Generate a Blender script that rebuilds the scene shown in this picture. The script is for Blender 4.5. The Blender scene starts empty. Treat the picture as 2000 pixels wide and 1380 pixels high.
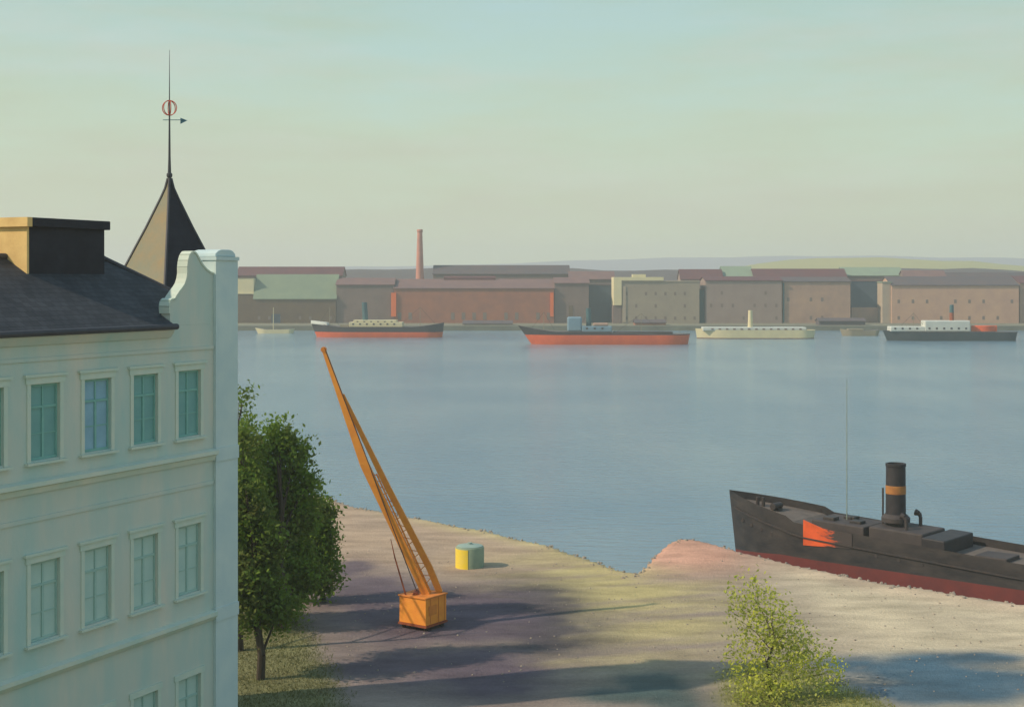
import bpy, bmesh, math, random
import numpy as np
from mathutils import Vector, Matrix
R = math.radians
sc = bpy.context.scene
col = sc.collection
random.seed(7)

# ------------------------------------------------------------------ camera, sky, sun, exposure
CAMZ = 22.0
cam_d = bpy.data.cameras.new('camera')
cam = bpy.data.objects.new('camera', cam_d); col.objects.link(cam)
cam.location = (0, 0, CAMZ); cam.rotation_euler = (R(90), 0, 0)
cam_d.sensor_width = 36; cam_d.lens = 36*2747/2000
cam_d.shift_y = -0.0725
cam_d.clip_start = 0.5; cam_d.clip_end = 20000
sc.camera = cam

SUN_EL, SUN_AZ = 38.0, 16.0            # sun stands to the west, a little behind the viewer
w = bpy.data.worlds.new('World'); sc.world = w; w.use_nodes = True
nt = w.node_tree; nt.nodes.clear()
N = nt.nodes.new; L = nt.links.new
out = N('ShaderNodeOutputWorld'); bg = N('ShaderNodeBackground'); bg.inputs['Strength'].default_value = 0.1
sky = N('ShaderNodeTexSky'); sky.sky_type = 'NISHITA'; sky.sun_disc = False
sky.sun_elevation = R(SUN_EL); sky.sun_rotation = R(-90-SUN_AZ)
sky.air_density = 1.2; sky.dust_density = 2.5; sky.ozone_density = 2.0
tc = N('ShaderNodeTexCoord'); sep = N('ShaderNodeSeparateXYZ'); L(tc.outputs['Generated'], sep.inputs[0])
mp = N('ShaderNodeMapping'); mp.inputs['Scale'].default_value = (1.6, 1.6, 9.0); L(tc.outputs['Generated'], mp.inputs[0])
nz = N('ShaderNodeTexNoise'); nz.inputs['Scale'].default_value = 3.0; nz.inputs['Detail'].default_value = 7; nz.inputs['Roughness'].default_value = .62
L(mp.outputs[0], nz.inputs['Vector'])
# the thin veil of high cloud: its colour by height over the horizon, wavering with the noise
ma = N('ShaderNodeMath'); ma.operation = 'MULTIPLY_ADD'; ma.inputs[1].default_value = .16; ma.inputs[2].default_value = -.08
L(nz.outputs['Fac'], ma.inputs[0])
ad = N('ShaderNodeMath'); ad.operation = 'ADD'; L(sep.outputs['Z'], ad.inputs[0]); L(ma.outputs[0], ad.inputs[1])
rp = N('ShaderNodeValToRGB'); L(ad.outputs[0], rp.inputs[0])
e = rp.color_ramp.elements
stops = [(0.0, (.555, .555, .43)), (.05, (.52, .565, .415)), (.11, (.475, .575, .435)), (.175, (.40, .555, .49)), (.30, (.31, .48, .55)), (1.0, (.20, .36, .56))]
while len(e) < len(stops): e.new(.5)
for el, (p, c) in zip(e, stops): el.position = p; el.color = (*c, 1)
sc10 = N('ShaderNodeVectorMath'); sc10.operation = 'SCALE'; sc10.inputs['Scale'].default_value = 9.3
L(rp.outputs[0], sc10.inputs[0])
nz2 = N('ShaderNodeTexNoise'); nz2.inputs['Scale'].default_value = 3.1; nz2.inputs['Detail'].default_value = 6; nz2.inputs['Roughness'].default_value = .6
mp2 = N('ShaderNodeMapping'); mp2.inputs['Scale'].default_value = (1.5, 1.5, 7.0); mp2.inputs['Location'].default_value = (3.3, 1.7, .4); L(tc.outputs['Generated'], mp2.inputs[0]); L(mp2.outputs[0], nz2.inputs['Vector'])
mr2 = N('ShaderNodeMapRange'); mr2.inputs[1].default_value = .48; mr2.inputs[2].default_value = .74; mr2.inputs[3].default_value = 0; mr2.inputs[4].default_value = .5; L(nz2.outputs['Fac'], mr2.inputs[0])
pk = N('ShaderNodeMix'); pk.data_type = 'RGBA'; pk.inputs[7].default_value = (.56, .555, .49, 1); L(mr2.outputs[0], pk.inputs[0]); L(rp.outputs[0], pk.inputs[6])
mr3 = N('ShaderNodeMapRange'); mr3.inputs[1].default_value = .3; mr3.inputs[2].default_value = .7; mr3.inputs[3].default_value = 9.0; mr3.inputs[4].default_value = 10.9; L(nz.outputs['Fac'], mr3.inputs[0])
L(pk.outputs[2], sc10.inputs[0]); L(mr3.outputs[0], sc10.inputs['Scale'])
mr = N('ShaderNodeMapRange'); mr.inputs[1].default_value = .3; mr.inputs[2].default_value = .75; mr.inputs[3].default_value = .94; mr.inputs[4].default_value = .80
L(nz.outputs['Fac'], mr.inputs[0])
mx = N('ShaderNodeMix'); mx.data_type = 'RGBA'
L(mr.outputs[0], mx.inputs[0]); L(sky.outputs[0], mx.inputs[6]); L(sc10.outputs[0], mx.inputs[7])
L(mx.outputs[2], bg.inputs[0]); L(bg.outputs[0], out.inputs[0])

sd = bpy.data.lights.new('sun', 'SUN'); sd.energy = 3.3; sd.angle = R(0.9); sd.color = (1, .83, .62)
so = bpy.data.objects.new('sun', sd); col.objects.link(so)
sdir = Vector((-math.cos(R(SUN_AZ))*math.cos(R(SUN_EL)), -math.sin(R(SUN_AZ))*math.cos(R(SUN_EL)), math.sin(R(SUN_EL))))
so.rotation_euler = sdir.to_track_quat('Z', 'Y').to_euler(); so.location = (-60, -20, 60)

sc.view_settings.view_transform = 'Standard'; sc.view_settings.look = 'None'
sc.view_settings.exposure = 0.28; sc.view_settings.gamma = 1.0; sc.view_settings.use_curve_mapping = False
try:
    sc.cycles.use_denoising = True
    sc.cycles.max_bounces = 6; sc.cycles.volume_bounces = 1
except Exception: pass

# ------------------------------------------------------------------ helpers
def S(r, g, b):
    f = lambda c: (c/12.92 if c <= .04045 else ((c+.055)/1.055)**2.4)
    return (f(r/255), f(g/255), f(b/255))
def mat(name, c, c2=None, scale=.5, rough=.85, bump=0.0, bscale=6, spec=.3, stretch=(1, 1, 1), detail=6, metal=0, courses=None):
    """noise-mottled Principled surface in object space; courses = (period in m) adds fine horizontal joints"""
    m = bpy.data.materials.new(name); m.use_nodes = True
    t = m.node_tree; p = t.nodes['Principled BSDF']; n = t.nodes.new; l = t.links.new
    p.inputs['Roughness'].default_value = rough; p.inputs['Specular IOR Level'].default_value = spec; p.inputs['Metallic'].default_value = metal
    c2 = c2 or tuple(x*.72 for x in c)
    tcn = n('ShaderNodeTexCoord'); mpn = n('ShaderNodeMapping'); mpn.inputs['Scale'].default_value = stretch; l(tcn.outputs['Object'], mpn.inputs[0])
    no = n('ShaderNodeTexNoise'); no.inputs['Scale'].default_value = scale; no.inputs['Detail'].default_value = detail; no.inputs['Roughness'].default_value = .62
    l(mpn.outputs[0], no.inputs['Vector'])
    r = n('ShaderNodeMapRange'); r.inputs[1].default_value = .32; r.inputs[2].default_value = .68; l(no.outputs['Fac'], r.inputs[0])
    mixn = n('ShaderNodeMix'); mixn.data_type = 'RGBA'; mixn.inputs[6].default_value = (*c, 1); mixn.inputs[7].default_value = (*c2, 1)
    l(r.outputs[0], mixn.inputs[0]); l(mixn.outputs[2], p.inputs['Base Color'])
    if bump or courses:
        b = n('ShaderNodeBump'); b.inputs['Strength'].default_value = 1; b.inputs['Distance'].default_value = bump or .02
        n2 = n('ShaderNodeTexNoise'); n2.inputs['Scale'].default_value = bscale; n2.inputs['Detail'].default_value = 4; l(mpn.outputs[0], n2.inputs['Vector'])
        h = n2.outputs['Fac']
        if courses:
            wv = n('ShaderNodeTexWave'); wv.wave_type = 'BANDS'; wv.bands_direction = 'Z'; wv.wave_profile = 'SAW'
            wv.inputs['Scale'].default_value = .314/courses; wv.inputs['Distortion'].default_value = .6; l(tcn.outputs['Object'], wv.inputs['Vector'])
            a = n('ShaderNodeMath'); a.operation = 'ADD'; l(h, a.inputs[0]); l(wv.outputs['Fac'], a.inputs[1]); h = a.outputs[0]
        l(h, b.inputs['Height']); l(b.outputs[0], p.inputs['Normal'])
    return m
def tag(o, label=None, cat=None, group=None, kind=None):
    if label: o['label'] = label
    if cat: o['category'] = cat
    if group: o['group'] = group
    if kind: o['kind'] = kind
    return o
def empty(name, loc, rz=0, label=None, cat=None, group=None):
    o = bpy.data.objects.new(name, None); col.objects.link(o); o.location = loc; o.rotation_euler = (0, 0, rz); o.empty_display_size = .3
    return tag(o, label, cat, group)
class MB:
    def __init__(s): s.v = []; s.f = []
    def add(s, vs, fs):
        k = len(s.v); s.v += [tuple(v) for v in vs]; s.f += [tuple(i+k for i in f) for f in fs]; return s
    def box(s, x0, x1, y0, y1, z0, z1):
        return s.add([(x0,y0,z0),(x1,y0,z0),(x1,y1,z0),(x0,y1,z0),(x0,y0,z1),(x1,y0,z1),(x1,y1,z1),(x0,y1,z1)],
                     [(0,3,2,1),(4,5,6,7),(0,1,5,4),(1,2,6,5),(2,3,7,6),(3,0,4,7)])
    def tube(s, p, q, r0, r1=None, n=10, cap=True):
        p = Vector(p); q = Vector(q); r1 = r0 if r1 is None else r1
        d = (q-p).normalized(); a = d.orthogonal().normalized(); b = d.cross(a)
        vs = [p+(a*math.cos(2*math.pi*i/n)+b*math.sin(2*math.pi*i/n))*r0 for i in range(n)] + [q+(a*math.cos(2*math.pi*i/n)+b*math.sin(2*math.pi*i/n))*r1 for i in range(n)]
        fs = [(i, (i+1) % n, n+(i+1) % n, n+i) for i in range(n)]
        if cap: fs += [tuple(range(n-1, -1, -1)), tuple(range(n, 2*n))]
        return s.add(vs, fs)
    def bar(s, p, q, wd, ht, w2=None, h2=None):
        """square-section bar from p to q"""
        p = Vector(p); q = Vector(q); d = (q-p).normalized()
        up = Vector((0, 1, 0)) if abs(d.y) < .9 else Vector((0, 0, 1))
        a = d.cross(up).normalized(); b = a.cross(d); w2 = w2 or wd; h2 = h2 or ht
        vs = [c+a*i*ww/2+b*j*hh/2 for c, ww, hh in ((p, wd, ht), (q, w2, h2)) for i, j in ((-1,-1),(1,-1),(1,1),(-1,1))]
        return s.add(vs, [(0,3,2,1),(4,5,6,7),(0,1,5,4),(1,2,6,5),(2,3,7,6),(3,0,4,7)])
    def extrude(s, pts, a, b, axis='y'):
        """polygon pts (u, z) extruded along y from a to b"""
        n = len(pts)
        vs = [(u, a, z) for u, z in pts] + [(u, b, z) for u, z in pts] if axis == 'y' else [(a, u, z) for u, z in pts] + [(b, u, z) for u, z in pts]
        return s.add(vs, [tuple(range(n)), tuple(range(2*n-1, n-1, -1))] + [(i, n+i, n+(i+1) % n, (i+1) % n) for i in range(n)])
    def lathe(s, prof, n=20, cx=0, cy=0):
        k = len(prof); vs = [(cx+r*math.cos(2*math.pi*i/n), cy+r*math.sin(2*math.pi*i/n), z) for r, z in prof for i in range(n)]
        fs = [(j*n+i, j*n+(i+1) % n, (j+1)*n+(i+1) % n, (j+1)*n+i) for j in range(k-1) for i in range(n)]
        return s.add(vs, fs + [tuple(range(n-1, -1, -1)), tuple(range((k-1)*n, k*n))])
    def mesh(s, name, m, smooth=False, fix=True):
        me = bpy.data.meshes.new(name); me.from_pydata(s.v, [], s.f)
        if fix:
            bm = bmesh.new(); bm.from_mesh(me); bmesh.ops.recalc_face_normals(bm, faces=bm.faces); bm.to_mesh(me); bm.free()
        if m: me.materials.append(m)
        if smooth:
            me.polygons.foreach_set('use_smooth', [True]*len(me.polygons))
            me.set_sharp_from_angle(angle=R(35))
        me.update(); return me
    def build(s, name, m, parent=None, smooth=False, bevel=0, label=None):
        o = bpy.data.objects.new(name, s.mesh(name, m, smooth)); col.objects.link(o)
        if parent: o.parent = parent
        if label: o['label'] = label
        if bevel:
            b = o.modifiers.new('b', 'BEVEL'); b.width = bevel; b.segments = 2; b.limit_method = 'ANGLE'; b.angle_limit = R(40)
        return o
def linked(name, me, parent, loc=(0, 0, 0)):
    o = bpy.data.objects.new(name, me); col.objects.link(o); o.parent = parent; o.location = loc; return o
FP = 2747.0
def px(x, y, d):                        # where the photo's pixel lies at a given distance
    return Vector(((x-1000)/FP*d, d, CAMZ-(y-545)/FP*d))
def gp(x, y, z=2.0):                    # where it meets the ground
    return px(x, y, (CAMZ-z)*FP/(y-545))

# ------------------------------------------------------------------ materials
M = {}
M['plaster'] = mat('plaster', S(204,200,186), S(164,192,186), .5, .9, .006, 14, stretch=(1, 1, .3))
M['plaster_pale'] = mat('plaster_pale', S(196,210,206), S(178,198,200), .6, .9, .005, 14)
M['trim'] = mat('trim', S(206,208,192), S(180,200,188), .8, .9, .004, 14)
M['slate'] = mat('slate', (.052,.055,.062), (.03,.033,.04), .7, .75, .015, 9, spec=.25, courses=.28)
def slated(m, w_, h_, amt=.45):
    t = m.node_tree; p = t.nodes['Principled BSDF']; n = t.nodes.new; l = t.links.new; old = p.inputs['Base Color'].links[0].from_socket
    tcn = n('ShaderNodeTexCoord'); br = n('ShaderNodeTexBrick'); l(tcn.outputs['Object'], br.inputs['Vector'])
    br.inputs['Scale'].default_value = 1; br.inputs['Brick Width'].default_value = w_; br.inputs['Row Height'].default_value = h_; br.inputs['Mortar Size'].default_value = .012; br.inputs['Bias'].default_value = -.2
    br.inputs['Color1'].default_value = (1.25,1.25,1.25,1); br.inputs['Color2'].default_value = (.75,.75,.78,1); br.inputs['Mortar'].default_value = (.5,.5,.5,1)
    mi = n('ShaderNodeMix'); mi.data_type = 'RGBA'; mi.blend_type = 'MULTIPLY'; mi.inputs[0].default_value = 1; l(old, mi.inputs[6]); l(br.outputs['Color'], mi.inputs[7]); l(mi.outputs[2], p.inputs['Base Color'])
slated(M['slate'], .34, .26)
M['slate_shade'] = mat('slate_shade', (.032,.032,.042), (.022,.022,.03), 1.2, .8, .01, 12, spec=.2, courses=.22)
M['ochre'] = mat('ochre', S(226,192,128), S(206,170,112), 1.2, .9, .008, 12)
M['slope_sunlit'] = mat('sunlit_slope', (.16,.17,.115), (.24,.17,.075), .8, .6, .008, 6, spec=.4)
M['lead'] = mat('lead', (.06,.06,.07), (.04,.04,.05), 1.5, .6)
M['glass'] = mat('window_glass', (.16,.36,.335), (.12,.30,.30), .9, .4, spec=.5)
M['curtain'] = mat('curtain', S(176,200,190), S(160,190,184), .8, .6)
M['blue_blind'] = mat('blue_blind', S(140,178,196), S(122,160,180), 1, .8)
M['sash'] = mat('sash_paint', S(128,178,168), S(112,164,156), 2, .6)
M['sash_pale'] = mat('sash_pale', S(158,188,178), S(144,178,170), 2, .6)
M['vane_red'] = mat('vane_red', (.6,.10,.06), None, 3, .5)
M['vane_blue'] = mat('vane_blue', (.05,.16,.22), None, 3, .5)
M['orange'] = mat('crane_orange', (.85,.33,.04), (.76,.25,.035), 2.4, .6, .004, 20, spec=.4)
M['orange_dull'] = mat('crane_orange_worn', (.72,.24,.04), (.58,.19,.04), 2.2, .7, .004, 20)
M['rust'] = mat('rust_red', (.32,.08,.03), (.20,.06,.03), 2.0, .75)
M['steel'] = mat('dark_steel', (.035,.035,.04), (.06,.045,.04), 3, .6)
M['yellow'] = mat('yellow_sunlit', (.80,.58,.035), (.74,.56,.10), 1.8, .6)
M['greygreen'] = mat('grey_green_paint', S(146,160,134), S(128,146,128), 1.5, .7)
M['roof_felt'] = mat('roof_felt', S(150,170,156), S(132,152,146), 1.5, .85)
M['black_hull'] = mat('black_hull', (.017,.017,.021), (.05,.042,.04), .55, .6, .012, 3, stretch=(1,1,2.2), spec=.35)
M['boot'] = mat('boot_red', (.17,.035,.03), (.11,.03,.03), .5, .7)
M['red_lead'] = mat('red_lead', (.72,.10,.03), (.50,.07,.03), .9, .65)
def worn(name, c, c2, x0, x1):
    # paint that has flaked away towards x1: a noise threshold that rises along the plate
    m = mat(name, c, tuple(q*.7 for q in c), .9, .65); t = m.node_tree; p = t.nodes['Principled BSDF']; n = t.nodes.new; l = t.links.new
    old = p.inputs['Base Color'].links[0].from_socket
    tcn = n('ShaderNodeTexCoord'); sx = n('ShaderNodeSeparateXYZ'); l(tcn.outputs['Object'], sx.inputs[0])
    mpn = n('ShaderNodeMapping'); mpn.inputs['Scale'].default_value = (.7, 1, 3.2); l(tcn.outputs['Object'], mpn.inputs[0])
    no = n('ShaderNodeTexNoise'); no.inputs['Scale'].default_value = 1.1; no.inputs['Detail'].default_value = 8; no.inputs['Roughness'].default_value = .7; l(mpn.outputs[0], no.inputs['Vector'])
    r = n('ShaderNodeMapRange'); r.inputs[1].default_value = x0; r.inputs[2].default_value = x1; r.inputs[3].default_value = -.42; r.inputs[4].default_value = .30; l(sx.outputs['X'], r.inputs[0])
    a = n('ShaderNodeMath'); a.operation = 'ADD'; l(no.outputs['Fac'], a.inputs[0]); l(r.outputs[0], a.inputs[1])
    q = n('ShaderNodeMapRange'); q.inputs[1].default_value = .44; q.inputs[2].default_value = .56; l(a.outputs[0], q.inputs[0])
    mi = n('ShaderNodeMix'); mi.data_type = 'RGBA'; mi.inputs[7].default_value = (*c2, 1); l(q.outputs[0], mi.inputs[0]); l(old, mi.inputs[6]); l(mi.outputs[2], p.inputs['Base Color'])
    return m
M['red_worn'] = worn('red_lead_worn', (.72,.11,.03), (.055,.045,.045), 28.3*.29, 28.3*.43)
M['deck'] = mat('deck_planks', (.16,.13,.11), (.10,.085,.075), 1, .85)
M['deckhouse'] = mat('deckhouse_grey', (.075,.062,.06), (.045,.04,.042), .6, .75)
M['funnel'] = mat('funnel_black', (.022,.022,.027), (.04,.036,.04), 1.2, .6)
M['band'] = mat('funnel_band', (.42,.19,.05), (.30,.12,.04), 2, .6)
M['mast_wood'] = mat('mast_wood', S(140,152,140), None, 2, .7)
M['bark'] = mat('bark', (.075,.058,.042), (.04,.032,.026), 2, .95, .03, 6, stretch=(1,1,.3))
M['timber'] = mat('tarred_timber', (.02,.022,.022), (.035,.035,.03), 2, .8)

def leafmat(name, c, c2):
    m = bpy.data.materials.new(name); m.use_nodes = True; t = m.node_tree; p = t.nodes['Principled BSDF']
    g = t.nodes.new('ShaderNodeNewGeometry'); no = t.nodes.new('ShaderNodeTexNoise'); no.inputs['Scale'].default_value = .55; no.inputs['Detail'].default_value = 4
    t.links.new(g.outputs['Position'], no.inputs['Vector'])
    r = t.nodes.new('ShaderNodeMath'); r.operation = 'ADD'; 
    rr = t.nodes.new('ShaderNodeMapRange'); rr.inputs[1].default_value = .35; rr.inputs[2].default_value = .65; rr.inputs[4].default_value = .75; t.links.new(no.outputs['Fac'], rr.inputs[0])
    r2 = t.nodes.new('ShaderNodeMath'); r2.operation = 'MULTIPLY'; r2.inputs[1].default_value = .35; t.links.new(g.outputs['Random Per Island'], r2.inputs[0])
    t.links.new(rr.outputs[0], r.inputs[0]); t.links.new(r2.outputs[0], r.inputs[1])
    mi = t.nodes.new('ShaderNodeMix'); mi.data_type = 'RGBA'; mi.inputs[6].default_value = (*c, 1); mi.inputs[7].default_value = (*c2, 1)
    t.links.new(r.outputs[0], mi.inputs[0]); t.links.new(mi.outputs[2], p.inputs['Base Color'])
    p.inputs['Roughness'].default_value = .7; p.inputs['Specular IOR Level'].default_value = .15
    tr = t.nodes.new('ShaderNodeBsdfTranslucent'); t.links.new(mi.outputs[2], tr.inputs[0])
    ms = t.nodes.new('ShaderNodeMixShader'); ms.inputs[0].default_value = .38
    t.links.new(p.outputs[0], ms.inputs[1]); t.links.new(tr.outputs[0], ms.inputs[2]); t.links.new(ms.outputs[0], t.nodes['Material Output'].inputs[0])
    return m
M['leaf'] = leafmat('leaf_green', (.18,.31,.03), (.125,.165,.035))
M['leaf_dark'] = leafmat('leaf_dark', (.155,.25,.03), (.125,.145,.04))
M['leaf_yellow'] = leafmat('leaf_yellow_green', (.55,.58,.06), (.36,.38,.11))
M['blade'] = leafmat('grass_blade', (.17,.18,.06), (.15,.145,.07))
M['blade_y'] = leafmat('grass_blade_pale', (.30,.29,.08), (.22,.24,.07))

# ------------------------------------------------------------------ near ground
edge_px = [(640,965),(700,985),(800,1003),(950,1030),(1080,1062),(1150,1085),(1215,1108),(1245,1112),(1270,1085),(1300,1064),(1335,1055),(1420,1072),(1500,1085),(1700,1128),(1850,1150),(2000,1172)]
E = [(-200.,215.),(-90.,172.),(-40.,146.)] + [tuple(gp(*p)[:2]) for p in edge_px] + [(46.,76.),(70.,62.),(200.,40.)]
EX = np.array([p[0] for p in E]); EY = np.array([p[1] for p in E])
def vnoise(x, y, seed=0):
    rs = np.random.RandomState(seed); out = 0
    for k in range(5):
        f = .07*1.9**k; a, b, c, d = rs.rand(4)*6.28; th = rs.rand()*6.28
        out = out + np.sin((x*math.cos(th)+y*math.sin(th))*f*6.28+a+1.3*np.sin(y*f*3+b))*np.cos((y*math.cos(th)-x*math.sin(th))*f*5.1+c)*.6**k
    return out*.5
def ground_z(X, Y):
    ye = np.interp(X, EX, EY) + .35*vnoise(X*2.3, Y*0, 3)
    t = np.clip((ye-Y)/1.4, -1, 1)
    z = 2.0 + .07*vnoise(X, Y, 1) - 3.6*np.where(t < 0, 1, (1-t)**2*(t < 1))*1.0
    mound = .55*np.exp(-(((X-13.5)/3.6)**2+((Y-103.5)/4.2)**2))
    return z + np.where(t > .3, mound*np.clip((t-.3)/.7, 0, 1), 0)
gx = np.concatenate([np.linspace(-200, -42, 24), np.arange(-40, 60, .5), np.linspace(62, 200, 24)])
gy = np.concatenate([np.linspace(-60, 36, 20), np.arange(38, 150, .5), np.linspace(153, 218, 22)])
X, Y = np.meshgrid(gx, gy); Z = ground_z(X, Y)
nx, ny = len(gx), len(gy)
# soil: colour of the earth from place to place, with cast shade painted in
soil_shade = np.ones(X.shape+(3,))*np.array((.245,.195,.165))
def blend(c, wgt):
    global soil_shade; wgt = np.clip(wgt, 0, 1)[..., None]; soil_shade = soil_shade*(1-wgt)+np.array(c)*wgt
D = np.maximum(Y, 1); PX = 1000+X/D*FP; PY = 545+20/D*FP
def near(x0, y0, rx, ry): 
    a = gp(x0, y0); return np.exp(-(((X-a.x)/rx)**2+((Y-a.y)/ry)**2)*1.0)
nzA = vnoise(X*1.5, Y*1.2, 11); nzB = vnoise(X*.35+Y*.2, Y*2.6-X*.9, 12)
blend((.36,.262,.185), np.clip((Y-88)/12, 0, 1)*np.clip((8-X)/6, 0, 1)*(.9+.3*nzA))
blend((.46,.385,.19), np.clip(1-((np.interp(X, EX, EY)-Y)-1.5)/4, 0, 1)*np.clip((8-X)/3, 0, 1)*np.clip((X+14)/10, 0, 1)*(.75+.3*nzB))
blend((.40,.335,.16), (near(1250,1190,8,12)+.7*near(1130,1110,6,8)+.4*near(1100,1290,5,3))*np.clip(.75+.9*nzB, 0, 1))
blend((.47,.395,.275), np.clip((X-15)/5, 0, 1)*np.clip(.95+.25*nzA, 0, 1))
blend((.46,.31,.22), np.clip((X-14)/5, 0, 1)*np.clip(1-((np.interp(X, EX, EY)-Y))/7, 0, 1)*.55)
blend((.47,.265,.19), np.clip(1.5*np.exp(-(((X-12.6)/4.3)**2+((Y-102.5)/6.0)**2)), 0, 1)*np.clip(1+.2*nzA, 0, 1))
def shade_patch(pts, c, wgt, sx=1.0):
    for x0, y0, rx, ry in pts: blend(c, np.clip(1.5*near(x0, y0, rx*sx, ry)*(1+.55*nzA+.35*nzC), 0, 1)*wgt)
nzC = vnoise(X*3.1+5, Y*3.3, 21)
shade_patch([(1030,1180,3.0,7),(1085,1235,2.8,4.5)], (.06,.056,.062), .9)           # dark tree shade painted into the earth colour
shade_patch([(800,1190,5.5,6),(930,1190,3.5,5),(730,1150,2.4,5),(690,1110,1.4,3),(850,1300,5,4),(900,1235,4.2,2.2),(960,1320,3,3.5)], (.10,.078,.096), .88)  # mauve shade around the crane, painted into the ground
shade_patch([(1275,1335,1.8,2.2),(1330,1370,1.6,1.8),(1190,1360,1.6,1.2)], (.05,.085,.085), .85)  # small dark teal shadows painted into the ground
shade_patch([(1720,1300,3.2,1.6),(1830,1315,3.6,2.4),(1950,1330,3.5,3.2),(1800,1350,3.2,2.2),(1900,1285,3.6,1.1)], (.055,.105,.145), .95)   # blue cast shadow painted into the earth colour
# grass grows on two patches
GL = np.clip((( -11.8+(83-Y)*.256) - X)/1.2+.3*nzA, 0, 1)*np.clip((104-Y)/6, 0, 1)
GR = np.clip(1.35-np.sqrt(((X-(13.6-(Y-66)*.1))/(3.3-(Y-66)*.04))**2+((Y-66)/6.0)**2)+.22*nzA, 0, 1)
GR = np.clip(GR*2.2, 0, 1)
blend((.185,.18,.085), GL); blend((.24,.235,.085), GR)
me = bpy.data.meshes.new('ground')
vid = np.arange(nx*ny).reshape(ny, nx)
faces = np.stack([vid[:-1,:-1], vid[:-1,1:], vid[1:,1:], vid[1:,:-1]], -1).reshape(-1, 4)
me.from_pydata(np.stack([X, Y, Z], -1).reshape(-1, 3).tolist(), [], faces.tolist())
ca = me.color_attributes.new('soil_shade', 'FLOAT_COLOR', 'POINT')
ca.data.foreach_set('color', np.concatenate([(soil_shade*1.22).reshape(-1, 3), np.ones((nx*ny, 1))], 1).ravel())
me.polygons.foreach_set('use_smooth', [True]*len(me.polygons))
gm = bpy.data.materials.new('earth'); gm.use_nodes = True; t = gm.node_tree; p = t.nodes['Principled BSDF']; n = t.nodes.new; l = t.links.new
at = n('ShaderNodeAttribute'); at.attribute_name = 'soil_shade'
tcn = n('ShaderNodeTexCoord'); mpn = n('ShaderNodeMapping'); mpn.inputs['Scale'].default_value = (.35, .9, 1); mpn.inputs['Rotation'].default_value = (0, 0, R(28)); l(tcn.outputs['Object'], mpn.inputs[0])
n1 = n('ShaderNodeTexNoise'); n1.inputs['Scale'].default_value = .55; n1.inputs['Detail'].default_value = 8; n1.inputs['Roughness'].default_value = .68; l(mpn.outputs[0], n1.inputs['Vector'])
n2 = n('ShaderNodeTexNoise'); n2.inputs['Scale'].default_value = 5; n2.inputs['Detail'].default_value = 6; n2.inputs['Roughness'].default_value = .7; l(tcn.outputs['Object'], n2.inputs['Vector'])
r1 = n('ShaderNodeMapRange'); r1.inputs[1].default_value = .3; r1.inputs[2].default_value = .7; r1.inputs[3].default_value = .68; r1.inputs[4].default_value = 1.24; l(n1.outputs['Fac'], r1.inputs[0])
r2 = n('ShaderNodeMapRange'); r2.inputs[1].default_value = .3; r2.inputs[2].default_value = .7; r2.inputs[3].default_value = .86; r2.inputs[4].default_value = 1.12; l(n2.outputs['Fac'], r2.inputs[0])
mm = n('ShaderNodeMath'); mm.operation = 'MULTIPLY'; l(r1.outputs[0], mm.inputs[0]); l(r2.outputs[0], mm.inputs[1])
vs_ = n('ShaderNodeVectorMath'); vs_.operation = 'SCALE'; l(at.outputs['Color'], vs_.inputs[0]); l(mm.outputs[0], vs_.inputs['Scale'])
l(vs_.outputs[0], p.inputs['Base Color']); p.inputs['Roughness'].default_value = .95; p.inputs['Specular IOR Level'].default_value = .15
bp = n('ShaderNodeBump'); bp.inputs['Distance'].default_value = .12; bp.inputs['Strength'].default_value = .8; l(n2.outputs['Fac'], bp.inputs['Height']); l(bp.outputs[0], p.inputs['Normal'])
me.materials.append(gm)
g = bpy.data.objects.new('ground', me); col.objects.link(g); tag(g, 'sandy earth of the quay with grey, ochre and pink patches, dark shade painted in', kind='structure')

# ------------------------------------------------------------------ water
wm = bpy.data.materials.new('harbour_water'); wm.use_nodes = True; t = wm.node_tree; p = t.nodes['Principled BSDF']; n = t.nodes.new; l = t.links.new
tcn = n('ShaderNodeTexCoord')
mpn = n('ShaderNodeMapping'); mpn.inputs['Scale'].default_value = (.011, .016, 1); l(tcn.outputs['Object'], mpn.inputs[0])
n0 = n('ShaderNodeTexNoise'); n0.inputs['Scale'].default_value = 1; n0.inputs['Detail'].default_value = 7; l(mpn.outputs[0], n0.inputs['Vector'])
mixn = n('ShaderNodeMix'); mixn.data_type = 'RGBA'; mixn.inputs[6].default_value = (.115,.22,.305,1); mixn.inputs[7].default_value = (.225,.32,.365,1)
mpv = n('ShaderNodeMapping'); mpv.inputs['Scale'].default_value = (.045, .005, 1); l(tcn.outputs['Object'], mpv.inputs[0])  # long reflection streaks painted into the water colour
nv = n('ShaderNodeTexNoise'); nv.inputs['Scale'].default_value = 1; nv.inputs['Detail'].default_value = 5; nv.inputs['Roughness'].default_value = .6; l(mpv.outputs[0], nv.inputs['Vector'])
mv = n('ShaderNodeMix'); mv.data_type = 'RGBA'; mv.inputs[0].default_value = .4; l(n0.outputs['Fac'], mv.inputs[6]); l(nv.outputs['Fac'], mv.inputs[7])
rr = n('ShaderNodeMapRange'); rr.inputs[1].default_value = .39; rr.inputs[2].default_value = .61; l(mv.outputs[2], rr.inputs[0]); l(rr.outputs[0], mixn.inputs[0]); l(mixn.outputs[2], p.inputs['Base Color'])
p.inputs['Roughness'].default_value = .13; p.inputs['IOR'].default_value = 1.33
m1 = n('ShaderNodeMapping'); m1.inputs['Scale'].default_value = (.35, .9, 1); m1.inputs['Rotation'].default_value = (0,0,R(12)); l(tcn.outputs['Object'], m1.inputs[0])
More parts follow.
